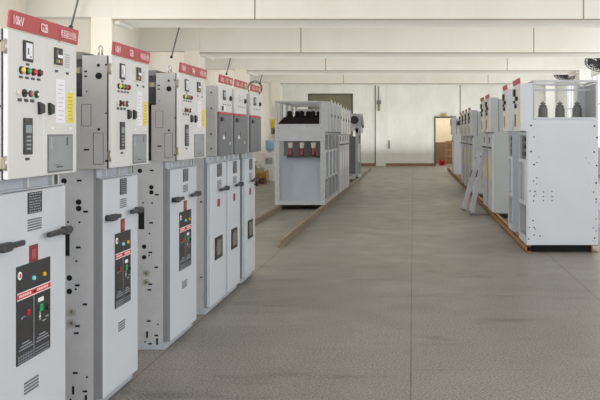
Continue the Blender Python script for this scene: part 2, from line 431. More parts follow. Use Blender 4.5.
DEP = 1.06
def lower_body(root, y0, w, body_top=1.40, sidem=M_SIDE, holes=True):
    MB().box(-DEP, 0, y0+.004, y0+w-.004, .055, body_top, sidem, .003).build('body', root)
    sp = MB().box(-DEP, -.002, y0, y0+.004, .055, body_top, sidem).box(-.012, .003, y0-.0005, y0+.006, .055, body_top, M_EDGE)
    if holes: put_holes(sp, SIDE_HOLES, y0, -1)
    sp.build('side_panel', root)
    MB().box(-DEP, .004, y0, y0+w, 0, .055, M_PLINTH, .003).build('plinth', root)

def ledge(root, y0, w, z0=1.338, z1=1.40):
    mb = MB().box(0, .03, y0, y0+w, z0, z0+.008, M_PLINTH).box(0, .012, y0, y0+w, z0, z1, M_PLINTH)
    for u in (.12, .48, .82, .9):
        mb.box(.01, .035, y0+u*w, y0+u*w+.018, z0+.006, z1-.004, M_SILV, .002)
    mb.box(.01, .03, y0+.84*w, y0+.89*w, z0+.008, z1-.01, M_DARK)
    mb.build('cable_ledge', root)

# -------- wide cabinet with two-leaf instrument box and mimic panel
def feeder_cabinet(label, uy0, uw, ly0, lw, words):
    base = min(uy0, ly0)
    t = thing('switchgear_cabinet', label, 'switchgear', (-1.841, base, 0), group='closed switchgear cabinets of the left row')
    U0 = uy0-base; L0 = ly0-base
    lower_body(t, L0, lw)
    ledge(t, L0, lw)
    # lower door
    xd = .041; a, b = L0+.006, L0+lw-.006; W = b-a
    d = MB().box(.004, xd, a, b, .058, 1.335, M_DOOR, .004).box(.0, xd-.002, a-.0008, a+.0005, .06, 1.333, M_EDGE).build('lower_door', t)
    Y = lambda u: a+u*W
    label_plate(d, xd, Y(.455), Y(.64), 1.225, 1.325)
    vent(d, xd, Y(.455), Y(.64), 1.14, 1.20)
    lever_handle(d, xd, Y(.02), Y(.32), 1.107, 'left'); lever_handle(d, xd, Y(.65), Y(1.0), 1.109, 'right')
    mb = MB().box(xd-.001, xd+.002, Y(.475), Y(.59), .990, 1.075, M_MAROON)
    mb.box(xd+.002, xd+.0026, Y(.505), Y(.56), 1.01, 1.055, mat('sticker_print', S(170, 80, 80), .5)); mb.build('warning_sticker', d)
    vent(d, xd, Y(.41), Y(.60), .385, .447, 4)
    p, MY, MZ = mimic(t, xd, Y(.31), Y(.755))
    knob_light('indicator_lamp', p, xd+.005, MY(.46), MZ(.835), .011, M_CYAN, .01, False)
    knob_light('indicator_lamp', p, xd+.005, MY(.78), MZ(.835), .011, M_AMBER, .01, False)
    MB().box(xd+.005, xd+.010, MY(.28), MY(.35), MZ(.465), MZ(.53), M_LRED, .003).build('push_button', p)
    MB().box(xd+.005, xd+.010, MY(.60), MY(.76), MZ(.555), MZ(.60), M_WHT, .002).build('counter_window', p)
    MB().box(xd+.005, xd+.012, MY(.64), MY(.74), MZ(.45), MZ(.53), M_GRN, .003).build('push_button', p)
    knob_light('selector_knob', p, xd+.005, MY(.90), MZ(.46), .012, M_BLACK, .008, False)
    # upper instrument box
    xf = .111; e = U0+uw
    MB().box(-.06, xf-.022, U0+.003, e-.003, 1.40, 2.052, M_SIDEU, .003).box(-.095, -.06, U0+.003, e-.003, 1.40, 1.815, M_SIDEU).build('instrument_box', t)
    sp = MB().box(-.06, xf-.024, U0, U0+.003, 1.40, 2.052, M_SIDEU).box(-.095, -.06, U0, U0+.003, 1.40, 1.815, M_SIDEU)
    o = M_DARK
    def rect(x0, x1, z0, z1, t_=.0025):
        yy0, yy1 = U0-.001, U0
        sp.box(x0, x1, yy0, yy1, z0, z0+t_, o).box(x0, x1, yy0, yy1, z1-t_, z1, o).box(x0, x0+t_, yy0, yy1, z0, z1, o).box(x1-t_, x1, yy0, yy1, z0, z1, o)
    rect(-.065, -.008, 1.645, 1.772); rect(.003, .062, 1.425, 1.607)
    for (x, z, r) in ((.033, 1.995, .009), (.077, 1.998, .006), (.035, 1.934, .0195), (-.034, 1.845, .004), (.077, 1.719, .005), (.035, 1.627, .008), (.077, 1.445, .006)):
        sp.cyl((x, U0, z), (x, U0-.0012, z), r, M_HOLE, n=14)
    for (x, z) in ((-.040, 1.96), (-.040, 1.932), (-.042, 1.51), (-.028, 1.51)):
        sp.box(x-.008, x+.008, U0-.0012, U0, z-.005, z+.005, M_HOLE)
    sp.build('instrument_side_panel', t)
    MB().box(-.16, -.06, U0+.02, e-.02, 1.818, 2.03, M_BLACK, .004).build('cable_duct', t)
    MB().box(-.135, -.065, U0+.03, e-.03, 2.03, 2.075, M_CT, .004).box(-.115, -.062, U0+.005, U0+.05, 1.945, 1.985, M_CT, .003).box(-.10, -.075, U0+.0, U0+.03, 1.95, 1.98, M_BRASS).build('top_connector', t)
    MB().box(-.98, -.18, U0+.05, e-.05, 1.40, 1.96, M_SIDEU, .004).build('busbar_chamber', t)
    MB().tube([(.02, U0+.04, 2.05), (.02, U0+.04, 2.10), (.03, U0+.04, 2.112), (.04, U0+.04, 2.10), (.04, U0+.04, 2.05)], .0055, M_SILV).build('lifting_eye', t)
    MB().tube([(.02, e-.04, 2.05), (.02, e-.04, 2.09), (.03, e-.04, 2.10), (.04, e-.04, 2.09), (.04, e-.04, 2.05)], .0055, M_SILV).build('lifting_eye', t)
    MB().box(xf-.028, xf-.022, U0-.001, U0+.008, 1.402, 2.05, M_BLACK).build('door_gasket', t)
    um = U0+.473*uw
    dl = MB().box(xf-.022, xf, U0, um-.0015, 1.404, 2.052, M_UPPER, .003).build('instrument_door', t)
    dr = MB().box(xf-.022, xf, um+.0015, e, 1.404, 2.052, M_UPPER, .003).build('instrument_door', t)
    V = lambda u: U0+u*uw
    x = xf
    # meter
    mb = MB().box(x, x+.006, V(.185), V(.315), 1.925, 2.018, M_BLACK, .002).box(x+.006, x+.0068, V(.215), V(.30), 1.938, 2.008, M_PAPER)
    mb.box(x+.0068, x+.0074, V(.235), V(.25), 1.955, 1.985, M_PANEL).box(x+.0068, x+.0074, V(.262), V(.285), 1.944, 1.950, M_PANEL); mb.build('panel_meter', dl)
    for i, m in enumerate((M_YEL, M_GRN, M_LRED, M_DRED)):
        knob_light('indicator_lamp', dl, x, V(.16+.08*i), 1.882, .0135, m, .018)
    def tag(par, u, z, w_=.032, h_=.010): MB().box(x, x+.002, V(u)-w_/2, V(u)+w_/2, z-h_/2, z+h_/2, M_DARK).build('name_tag', par)
    tag(dl, .25, 1.912)
    for i in range(4): tag(dl, .16+.08*i, 1.851, .034)
    knob_light('rotary_switch', dl, x, V(.12), 1.782, .012, M_INSW, .012, False)
    mb = MB().cyl((x, V(.20), 1.782), (x+.008, V(.20), 1.782), .018, M_BLACK).box(x+.008, x+.02, V(.20)-.016, V(.20)+.016, 1.777, 1.787, M_BLACK, .002); mb.build('rotary_switch', dl)
    knob_light('push_button', dl, x, V(.285), 1.782, .012, mat('button_pink', S(205, 120, 110), .4), .014)
    mb = MB().cyl((x, V(.365), 1.782), (x+.008, V(.365), 1.782), .018, M_GRN).cyl((x+.008, V(.35), 1.782), (x+.014, V(.35), 1.782), .015, M_BLACK).cyl((x+.014, V(.355), 1.782), (x+.016, V(.355), 1.782), .007, M_WHT); mb.build('rotary_switch', dl)
    for u in (.145, .23, .31): tag(dl, u, 1.750, .036, .014)
    # protection relay
    mb = MB().box(x, x+.008, V(.19), V(.30), 1.508, 1.672, M_PANEL, .002).box(x+.008, x+.0088, V(.205), V(.285), 1.605, 1.640, M_LCD)
    for j in range(4): mb.box(x+.008, x+.0088, V(.215), V(.275), 1.530+.018*j, 1.538+.018*j, M_PRINT)
    mb.build('protection_relay', dl); tag(dl, .245, 1.488, .04, .012)
    # handles
    for par, u0, u1 in ((dl, .385, .455), (dr, .535, .60)):
        MB().prism([(V(u0), 1.748), (V(u1), 1.738), (V(u1), 1.700), (V(u0)+.004, 1.690)], 'x', x, x+.014, M_BLACK).build('door_latch', par)
    # right leaf
    mb = MB().box(x, x+.004, V(.60), V(.755), 1.928, 2.026, mat('meter_bezel_cream', S(215, 212, 196), .5)).box(x+.004, x+.010, V(.615), V(.74), 1.936, 2.018, M_BLACK, .002)
    mb.box(x+.010, x+.0108, V(.66), V(.735), 1.97, 1.985, M_WHT).box(x+.010, x+.0108, V(.64), V(.67), 1.985, 2.005, M_CT)
    for j, m in enumerate((M_GRN, M_AMBER, M_LRED)): mb.box(x+.010, x+.0108, V(.635+.033*j), V(.655+.033*j), 1.945, 1.960, m)
    mb.build('display_unit', dr)
    mb = MB()
    for j in range(6): mb.box(x, x+.001, V(.80), V(.88), 1.932+.012*j, 1.938+.012*j, M_GREYC)
    mb.build('vent', dr)
    tag(dr, .665, 1.905, .032, .012); tag(dr, .84, 1.903, .032, .012)
    mb = MB().box(x, x+.0012, V(.665), V(.80), 1.655, 1.868, M_PAPER)
    for j in range(9): mb.box(x+.0012, x+.0015, V(.69), V(.69+.06+.03*((j*7) % 3)/2), 1.67+.021*j, 1.673+.021*j, mat('print_pink', S(200, 150, 160), .6))
    mb.build('paper_notice', dr, label='white paper notice')
    mb = MB().box(x, x+.0015, V(.835), V(.945), 1.655, 1.808, M_YPAPER)
    for j in range(7): mb.box(x+.0015, x+.0018, V(.85), V(.92), 1.675+.018*j, 1.679+.018*j, mat('print_olive', S(180, 150, 40), .6))
    mb.build('paper_notice', dr, label='yellow paper notice')
    for u in (.58, .87): MB().box(x, x+.004, V(u), V(u)+.025, 1.622, 1.634, M_WHT, .002).build('clip', dr)
    mb = MB().box(x-.001, x+.003, V(.53), V(.925), 1.415, 1.598, M_SLATE).box(x+.003, x+.0038, V(.545), V(.91), 1.424, 1.590, M_GLASS)
    mb.box(x+.0038, x+.0044, V(.63), V(.74), 1.45, 1.454, M_SLATE).box(x+.0038, x+.0044, V(.82), V(.84), 1.545, 1.585, M_DARK).box(x+.0038, x+.0044, V(.57), V(.59), 1.53, 1.585, M_PRINT)
    mb.box(x+.0038, x+.0044, V(.66), V(.76), 1.437, 1.443, M_BLACK); mb.build('inspection_window', dr)
    hinge(t, xf-.012, U0-.002, 1.975); hinge(t, xf-.012, U0-.002, 1.475)
    nameplate(t, xf, U0+.0, e, 2.058, 2.132, words)
    return t

def narrow_cabinet(label, uy0, uw, ly0, lw, kind):
    base = min(uy0, ly0); U0 = uy0-base; L0 = ly0-base
    t = thing('switchgear_cabinet', label, 'switchgear', (-1.841, base, 0), group='closed switchgear cabinets of the left row')
    lower_body(t, L0, lw, holes=False); ledge(t, L0, lw)
    MB().cyl((-.035, L0, .33), (-.035, L0-.006, .33), .009, M_DARK).cyl((-.035, L0, 1.0), (-.035, L0-.006, 1.0), .009, M_DARK).build('side_bolts', t)
    xd = .041; a, b = L0+.03, L0+lw-.004; W = b-a; Y = lambda u: a+u*W
    d = MB().box(.004, xd, a, b, .058, 1.335, M_DOOR, .004).build('lower_door', t)
    label_plate(d, xd, Y(.40), Y(.70), 1.205, 1.325); vent(d, xd, Y(.40), Y(.68), 1.10, 1.17)
    lever_handle(d, xd, Y(.42), Y(.98), 1.085, 'right')
    MB().box(xd-.001, xd+.002, Y(.42), Y(.58), .93, 1.0, M_MAROON).build('warning_sticker', d)
    mb = MB().box(xd-.001, xd+.008, Y(.25), Y(.72), .45, .655, M_BLACK, .004).box(xd+.008, xd+.0085, Y(.34), Y(.64), .485, .625, mat('window_smoked', S(120, 112, 108), .2))
    mb.build('inspection_window', d)
    if kind == 3: MB().sphere((xd+.03, Y(.92), 1.03), .022, M_BLACK).cyl((xd, Y(.92), 1.03), (xd+.03, Y(.92), 1.03), .006, M_BLACK).build('lock_knob', d)
    xf = .111; e = U0+uw
    MB().box(-.16, xf-.02, U0+.003, e-.003, 1.40, 2.03, M_GREYC if 0 else M_SIDEU, .003).build('instrument_box', t)
    mb = MB()
    for z in (1.97, 1.83, 1.60, 1.47): mb.cyl((.045, U0+.003, z), (.045, U0-.004, z), .007, M_DARK, n=10)
    mb.build('side_bolts', t)
    MB().box(-.98, -.17, U0+.05, e-.05, 1.40, 1.96, M_SIDEU, .004).build('busbar_chamber', t)
    du = MB().box(xf-.02, xf, U0+.03, e, 1.80, 2.045, M_UPPER, .003).build('instrument_door', t)
    V = lambda u: U0+.03+u*(uw-.03); x = xf
    MB().box(x-.019, x+.001, U0+.03, e, 1.782, 1.797, M_REDL).build('red_strip', t)
    dd = MB().box(xf-.02, xf, U0+.03, e, 1.404, 1.780, M_SLATE, .003).build('breaker_door', t, label='slate grey breaker compartment door')
    if kind != 2:
        MB().box(x, x+.006, V(.25), V(.46), 1.91, 2.0, M_BLACK, .002).box(x+.006, x+.0066, V(.31), V(.43), 1.94, 1.985, M_GREYC).build('panel_meter', du)
    else:
        mb = MB()
        for j in range(5): mb.box(x, x+.001, V(.3), V(.5), 1.92+.014*j, 1.926+.014*j, M_GREYC)
        mb.build('vent', du)
    knob_light('selector_knob', du, x, V(.83), 1.935, .02, M_BLACK, .02)
    mb = MB()
    for u in (.25, .42, .6, .78): mb.box(x, x+.001, V(u), V(u+.11), 1.868, 1.875, M_DARK)
    mb.build('name_tag', du)
    if kind == 1: MB().box(x, x+.006, V(.18), V(.28), 1.815, 1.855, M_BLACK).box(x, x+.006, V(.30), V(.45), 1.812, 1.856, M_WHT).build('test_terminal', du)
    MB().box(x, x+.016, V(.1), V(.25), 1.715, 1.755, M_BLACK, .004).build('door_latch', dd)
    if kind != 3:
        mb = MB().prism([(V(.25), 1.57), (V(.33), 1.59), (V(.42), 1.565), (V(.33), 1.545)], 'x', x, x+.002, M_PAPER).box(x, x+.002, V(.45), V(.5), 1.58, 1.62, M_DARK); mb.build('emblem', dd)
        MB().cyl((x, V(.82), 1.512), (x+.004, V(.82), 1.512), .012, M_WHT).build('lock', dd)
    mb = nameplate(t, xf, U0+.0, e-(.05 if kind == 3 else 0), 2.06, 2.132, [(.08, .28, '出', M_PINK), (.40, .62, '线', mat('nameplate_yellow', S(235, 200, 130), .5)), (.72, .93, '柜', M_PINK)])
    MB().tube([(-.1, U0+.04, 2.03), (-.1, U0+.04, 2.075), (-.085, U0+.04, 2.085), (-.07, U0+.04, 2.075), (-.07, U0+.04, 2.03)], .006, M_SILV).build('lifting_eye', t)
    return t

CJK = '电容器出线柜'
def words(mid): return [(.035, .17, '10kV', M_PINK), (.40, .50, mid, M_PINK), (.70, .955, CJK, M_PINK)]
feeder_cabinet('nearest tall grey-white switchgear cabinet at left, its near side cut by the frame', 3.63, .74, 3.60, .81, words('G2B'))
feeder_cabinet('grey-white switchgear cabinet with mimic panel, second of the left row', 4.885, .675, 4.93, .635, words('G3B'))
feeder_cabinet('grey-white switchgear cabinet with mimic panel next to the narrow dark-fronted ones', 6.29, .81, 6.30, .775, words('G4B'))
narrow_cabinet('narrow cabinet with dark upper door, closest of the three narrow ones', 7.565, .56, 7.53, .655, 1)
narrow_cabinet('narrow cabinet with dark upper door, between two like it', 8.22, .61, 8.24, .61, 2)
narrow_cabinet('narrow dark-fronted cabinet at far end of left row, cable coil on top', 9.04, .64, 9.08, .61, 3)

# cable coil hooked over the last narrow cabinet
mb = MB(); 
for k in range(2):
    r = .082-.007*k
    mb.tube([(-1.795+r*math.cos(a*PI/20), 9.655-.012*k, 2.039+r+r*math.sin(a*PI/20)) for a in range(40)], .0045, M_DARK, 6, True)
mb.box(-1.82, -1.77, 9.63, 9.67, 2.0305, 2.05, M_BLACK, .003)
o = mb.build('cable_coil'); o['label'] = 'thin coil of dark wire hooked over last narrow cabinet of left row'; o['category'] = 'cable coil'

# ------------------------------------------------------------------ base rails
def rail(x0, x1, y0, y1, m, label, grp):
    mb = MB()  # C channel
    mb.box(x0, x1, y0, y1, .088, .10, m).box(x0, x1, y0, y1, 0, .012, m).box(x0 if abs(x0) < abs(x1) else x1, (x0+.012) if abs(x0) < abs(x1) else x1-.012, y0, y1, 0, .10, m)
    o = mb.build('base_rail'); o['label'] = label; o['category'] = 'rail'; o['group'] = grp
rail(1.53, 1.60, 11.49, 37.8, M_RUST, 'orange-brown steel base rail along the fronts of the right row', 'steel base rails')
rail(2.50, 2.43, 11.49, 37.8, M_RUST, 'orange-brown steel base rail at the rear of the right row', 'steel base rails')
rail(-1.87, -1.915, 11.98, 37.8, M_RAIL, 'dull brown steel base rail beside the aisle, under middle row fronts', 'steel base rails')
rail(-2.79, -2.835, 11.0, 37.8, M_RAIL, 'dull brown steel base rail at the far left under middle row', 'steel base rails')

# ------------------------------------------------------------------ open frames and closed cabinets on rails
def instr_box(root, w, z0=1.54, z1=2.19, front=.08, depth=.17, m=M_WHITE, dm=M_UPPER, style=0):
    MB().box(front-depth, front-.02, 0, w, z0, z1, m, .003).build('instrument_box', root)
    d = MB().box(front-.02, front, .004, w-.004, z0, z1, dm, .003).build('instrument_door', root)
    x = front
    if style:   # middle row: bare door with a bright edge strip, a clamp and one small dark knob
        MB().box(x, x+.012, .70*w, .80*w, z0+.02, z1+.05, M_FRAME, .003).build('edge_strip', d)
        MB().box(x, x+.02, .70*w, .85*w, z0+.33, z0+.39, M_DARK, .004).build('door_latch', d)
        MB().box(x, x+.02, .74*w, .84*w, z1-.05, z1+.03, M_SILV, .003).build('clip', d)
        return
    MB().box(x, x+.03, .2*w, .36*w, z1-.16, z1-.06, M_BLACK, .004).build('panel_meter', d)
    MB().cyl((x, .62*w, z1-.2), (x+.035, .62*w, z1-.2), .03, M_BLACK).build('selector_knob', d)
    MB().cyl((x, .3*w, z1-.24), (x+.03, .3*w, z1-.24), .02, M_DARK).build('selector_knob', d)
    MB().box(x, x+.03, .44*w, .5*w, z1-.33, z1-.27, M_BLACK, .004).build('door_latch', d)
    MB().box(x, x+.002, .62*w, .76*w, z0+.08, z0+.28, M_YPAPER).build('paper_notice', d)
    MB().box(x, x+.002, .2*w, .4*w, z0+.06, z0+.24, M_PANEL).build('rating_plate', d)
    MB().prism([(front-.004, z1), (front+.004, z1), (front+.012, z1+.07), (front+.004, z1+.07)], 'y', .0, w, M_RED).build('nameplate', root, label='red nameplate strip')
def closed_unit(label, loc, rz, w, depth=.98, m=M_GREYC, group=None, split=1.54, dm=M_FRAME, style=0):
    t = thing('switchgear_cabinet', label, 'switchgear', loc, rz, group)
    MB().box(-depth, 0, .004, w-.004, 0, split, m, .003).build('body', t)
    MB().box(-depth, -.10, .006, w-.006, split, split+.62, m, .003).build('busbar_chamber', t)
    d = MB().box(.0, .03, .01, w-.01, .02, split-.04, dm, .003).build('lower_door', t)
    x = .03
    MB().box(x, x+.045, .12*w, .85*w, 1.22, 1.245, M_BLACK, .004).build('lever_handle', d)
    MB().box(x, x+.002, .2*w, .5*w, 1.32, 1.44, M_PANEL).build('rating_plate', d)
    MB().box(x, x+.002, .35*w, .65*w, .6, 1.05, M_YPAPER if not style else M_PAPER).build('paper_notice', d)
    instr_box(t, w, split, split+.65, m=m, dm=M_UPPER, style=style)
    return t

def post(x0, x1, y0, y1, z0, z1, mb, m): mb.box(x0, x1, y0, y1, z0, z1, m, .003)

def open_unit(label, loc, rz, w, near, depth, group, end_panel=False, content=None, lowtop=1.70, tall=2.20, inner=True, fm=None, style=0):
    """near: local y of the end the camera sees (0 or w)"""
    t = thing('open_switchgear_cabinet', label, 'switchgear', loc, rz, group)
    s = 1 if near == 0 else -1
    fm = fm or M_FRAME
    Yn = lambda d: near+s*d        # distance inward from the seen end
    P = .10
    def bx(mb, x0, x1, d0, d1, z0, z1, m, bev=.003): mb.box(x0, x1, Yn(d0), Yn(d1), z0, z1, m, bev)
    for xx in ((-depth, -depth+P), (-P, 0)):
        for dd in ((.0, .05), (w-.05, w)):
            if end_panel and dd[0] == 0: continue
            mb = MB(); bx(mb, xx[0], xx[1], dd[0], dd[1], 0, lowtop, fm)
            if dd[0] == 0:
                for j in range(22):
                    z = .06+j*.072
                    mb.cyl(((xx[0]+xx[1])/2+(.025 if j % 2 else -.02), Yn(0), z), ((xx[0]+xx[1])/2+(.025 if j % 2 else -.02), Yn(-.002), z), .008, M_SLATE, n=8)
            mb.build('post', t)
    for xx in ((-depth+.002, -depth+(.028 if end_panel else .05)), (-.12, -.096)):
        for dd in ((.003, .04), (w-.04, w-.003)):
            mb = MB(); bx(mb, xx[0], xx[1], dd[0], dd[1], lowtop, tall-.03, fm); mb.build('upper_post', t)
    mb = MB()
    for dd in ((0, .04), (w-.04, w)): bx(mb, -depth, -.096, dd[0], dd[1], tall-.03, tall, fm)
    for xx in ((-depth+.001, -depth+.04), (-.14, -.096)): bx(mb, xx[0], xx[1], .041, w-.041, tall-.028, tall-.002, fm)
    mb.build('top_rail', t)
    mb = MB(); bx(mb, -depth, 0, .0, w, 0, .05, M_FRAME); mb.build('floor_pan', t)
    # front: horizontal members and slim panels between the posts
    for z in (.05, .52, 1.10, 1.48):
        mb = MB(); bx(mb, -.03, 0, .05, w-.05, z, z+.05, fm); mb.build('cross_bar', t)
    mb = MB(); bx(mb, -.05, -.035, .06, w-.06, .57, 1.10, M_BLUEG, 0); mb.build('front_sheet', t)
    if inner:
        mb = MB(); bx(mb, -.30, -.285, .05, w-.05, .05, lowtop-.2, M_SLATE, 0); mb.build('inner_sheet', t)
    mb = MB(); bx(mb, -.012, .006, .02, w*.22, .55, 1.15, M_WHITE); mb.build('hinged_strip', t)
    if not style:
        mb = MB(); bx(mb, -.06, -.04, .06, w-.06, 1.16, 1.47, M_SLATE, 0)
        for z in (1.20, 1.30, 1.40): bx(mb, -.04, -.01, w*.25, w*.6, z, z+.055, M_BLACK)
        mb.build('shutter_plate', t)
    instr_box(t, w, 1.54, 2.19, m=M_WHITE if not style else M_FRAMEM, dm=M_UPPER if not style else M_GREYC, style=style)
    return t, bx

RG = 'grey cabinets of the right row'; MG = 'open cabinet frames of the middle row'
# ---- right row, nearest
R1, bx = open_unit('nearest right row cabinet with punched white end panel and grey insulators on top', (1.53, 12.29, .1), PI, .80, .80, .97, 'open cabinet frames of the right row', end_panel=True, tall=2.23)
ZP = 1.696
ep = MB(); bx(ep, -.97, 0, -.004, .004, 0, ZP, M_WHITE, .002)
hp = [(531,125.5,3),(594.5,126,3),(534,137,2.5),(597,137.5,3),(537,142,1),(589,142,1),(531,151.5,3),(594,152,3),(539,157,1.6),(586,158,1.6),(534,164.5,3),(537,162.5,2),(589,163,1.6),(596.5,165.5,2.6),
 (533.5,181,2),(536.7,178,2),(536.5,184,2),(589,184,1.2),(596,183,3.2),(530,191,2.4),(535,191.5,2.6),(534,196,2.4),(533.5,201,2.4),(536,194.5,2),(543.5,192,2.2),(543.5,196.5,2.2),(543.5,200.5,2.2),(552,191.5,2.2),(552,196.5,2.2),(552,200.5,2.2),
 (593.5,192,2.4),(596,199,2.6),(596,202,2),(533,220.5,2.6),(529.5,227.5,1.8),(534,227.5,2.4),(535,229,2),(534,235,2.4),(528.6,239,2.6),(540,236,2.6),(596,219,1.8),(593,228,2.2),(596,231,2),(592.5,241,1.2),(594.5,238,2.6)]
mb = ep
for (px, py, d) in hp:
    X, Z = L2(px, py, 11.49); lx = 1.53-X; lz = Z-.1; r = d*.5*11.49/F*.62
    mb.cyl((lx, .804, lz), (lx, .806, lz), r, M_HOLE if d > 1.7 else M_SLATE, n=10)
mb.build('end_panel', R1)
mb = MB(); bx(mb, -.965, -.095, .005, .795, ZP+.004, ZP+.03, M_WHITE); mb.build('deck', R1)
mb = MB(); bx(mb, -.968, -.955, .045, .76, ZP+.03, 2.19, M_GREYC, 0); mb.build('rear_sheet', R1)
mb = MB(); bx(mb, -.95, -.84, .772, .79, ZP+.03, 2.19, M_FRAME, 0); mb.build('far_sheet', R1)
mb = MB(); bx(mb, -.955, -.17, .35, .38, 2.10, 2.125, M_FRAME, .002); mb.build('support_bar', R1)
mb = MB(); bx(mb, -.03, .0, -.006, .004, 0, 1.54, M_FRAME); mb.build('end_flange', R1)
o = MB().box(1.602, 2.428, 11.54, 11.56, 0, .097, M_HOLE).box(1.602, 2.428, 11.56, 11.60, .09, .097, M_HOLE).build('gap_shade_plate')  # black plate standing in for the shade under the cabinet
o['label'] = 'black plate added as shade in the low gap under the nearest right cabinet'; o['category'] = 'rail'
for px in (543, 560, 577):
    X = (px-VX)*11.9/F; lx = 1.53-X; ly = 12.29-11.9; z = ZP+.03; mb = MB()
    mb.lathe((lx, ly, z), [(.085, 0), (.085, .012), (.066, .016), (.066, .13), (.050, .148), (.028, .155), (.024, .185), (.036, .19), (.036, .21), (.012, .215)], M_CT)
    mb.box(lx-.05, lx+.05, ly-.012, ly+.012, z+.150, z+.175, M_DARK, .003); mb.cyl((lx, ly, z+.2), (lx, ly, z+.232), .012, M_BRASS, n=8)
    mb.build('post_insulator', R1, label='grey epoxy post insulator with metal terminal')
# ---- right row, second open frame
R2, bx = open_unit('open right row cabinet frame standing directly behind the one with white end panel', (1.53, 13.68, .1), PI, .62, .62, .60, 'open cabinet frames of the right row', tall=1.75)
mb = MB(); bx(mb, -.60, 0, -.003, .004, 0, 1.60, M_BLUEG, 0); mb.build('end_panel', R2)
# ---- right row, closed groups
def rc(y0, w, label, depth=.72, m=M_GREYC, split=1.54): return closed_unit(label, (1.53, y0+w, .1), PI, w, depth, m, RG, split=split)
rc(16.1, .9, 'grey right row cabinet just behind the gap, its plain side facing out')
rc(17.3, .9, 'grey right row cabinet behind the two leaning channels')
for i, (y, s_) in enumerate(((21.4, 'near end of the far group on the right'), (22.8, 'second of the far group on the right'), (24.2, 'third of the far group on the right'), (25.6, 'last of the far group on the right'))):
    rc(y, .82, 'grey cabinet with dark knobs, '+s_, split=1.45)
t = closed_unit('bluish-white cabinet standing alone at the end of the right row by doorway', (1.53, 32.7, .1), PI, .9, .6, M_WHITE, RG, split=1.47)
MB().box(-.32, -.12, .9, 1.02, 1.83, 1.98, M_BLACK, .01).build('side_box', t)

# ---- middle row, nearest open frame with bushings
MW = .74
def middle(i, label):
    return open_unit(label, (-1.86, 17.96+.8*i, .1), 0, MW, 0, 1.06, MG, inner=i > 0, fm=M_FRAMEM, style=1)
M1, bx = middle(0, 'nearest middle row frame with dark bushings on top and red insulators inside')
mb = MB(); bx(mb, -1.06, -.0, -.006, .006, 1.35, 1.71, M_FRAMEM)
for x, z in ((-.98, 1.42), (-.98, 1.62), (-.08, 1.42), (-.08, 1.62), (-.76, 1.66), (-.38, 1.66), (-.55, 1.42)): mb.cyl((x, -.006, z), (x, -.008, z), .011, M_SLATE, n=8)
mb.build('end_panel', M1)
mb = MB(); bx(mb, -1.06, 0, -.01, .05, 0, .09, M_FRAMEM); mb.build('end_sill', M1)
mb = MB(); bx(mb, -.96, -.10, .30, .32, .05, 1.02, M_BLUEG, 0); mb.build('back_sheet', M1)
mb = MB(); bx(mb, -.96, -.10, .60, .62, 1.02, 1.40, M_SLATE, 0); mb.build('inner_wall', M1)
mb = MB(); bx(mb, -.82, -.13, .06, .30, 1.0, 1.035, M_DARK); mb.build('insulator_shelf', M1)
for px in (290.5, 302, 313.5):
    X = (px-VX)*18.13/F+1.86; z = 1.035
    MB().lathe((X, .17, z), [(.052, 0), (.056, .03), (.046, .05), (.054, .08), (.046, .11), (.05, .14), (.034, .16)], M_INSR).lathe((X, .17, z+.16), [(.030, 0), (.045, .02), (.045, .08), (.055, .085), (.055, .11), (.02, .13)], M_INSW).build('post_insulator', M1, label='red ribbed insulator with cream head')
mb = MB(); mb.prism([(-1.0, 1.71), (-.12, 1.71), (-.12, 1.86), (-.86, 1.86), (-.93, 1.79)], 'y', .02, .62, M_BUSH); mb.build('bushing_tray', M1)
for j, px in enumerate((290.5, 297, 302.5, 308, 313.5, 318.8)):
    X = (px-VX)*18.2/F+1.86; d = .12 if j % 2 == 0 else .32
    MB().lathe((X, d, 1.86), [(.075, 0), (.07, .03), (.05, .05), (.06, .07), (.055, .11), (.015, .135)], M_BUSH, 14).build('bushing', M1)
for i, s_ in ((1, 'second middle row frame from the camera, bare steel posts'), (2, 'third middle row frame from the camera, bare steel posts'), (3, 'fourth middle row frame, last open one before the closed cabinets')):
    middle(i, s_)
for i, s_ in enumerate(('closed middle row cabinet right behind the open frames', 'second closed middle row cabinet behind the open frames', 'third closed middle row cabinet behind the open frames', 'fourth and last closed cabinet of the middle row group')):
    closed_unit(s_, (-1.86, 21.16+.82*i, .1), 0, .76, 1.0, M_FRAME, 'closed cabinets of the middle row', split=1.5, style=1)
t, bx = open_unit('open frame standing alone at the far end of the middle row', (-1.86, 28.9, .1), 0, 1.4, 0, .70, MG, fm=M_FRAMEM, style=1)
mb = MB(); bx(mb, -.62, -.10, .02, .06, .15, 1.42, M_SLATE, 0); mb.build('end_panel', t)
MB().cyl((-.13, .0, 1.98), (-.13, -.05, 1.98), .14, M_BLACK, n=20).build('cable_port', t)
mb = MB(); mb.box(-.40, -.08, 0, .02, 1.6, 2.15, M_FRAME); mb.build('upper_sheet', t)
MB().cyl((.08, .3, 1.95), (.15, .3, 1.95), .17, M_GREYC, n=20).build('round_cover', t)
MB().cyl((.08, .9, 1.85), (.14, .9, 1.85), .14, M_SLATE, n=20).build('round_cover', t)

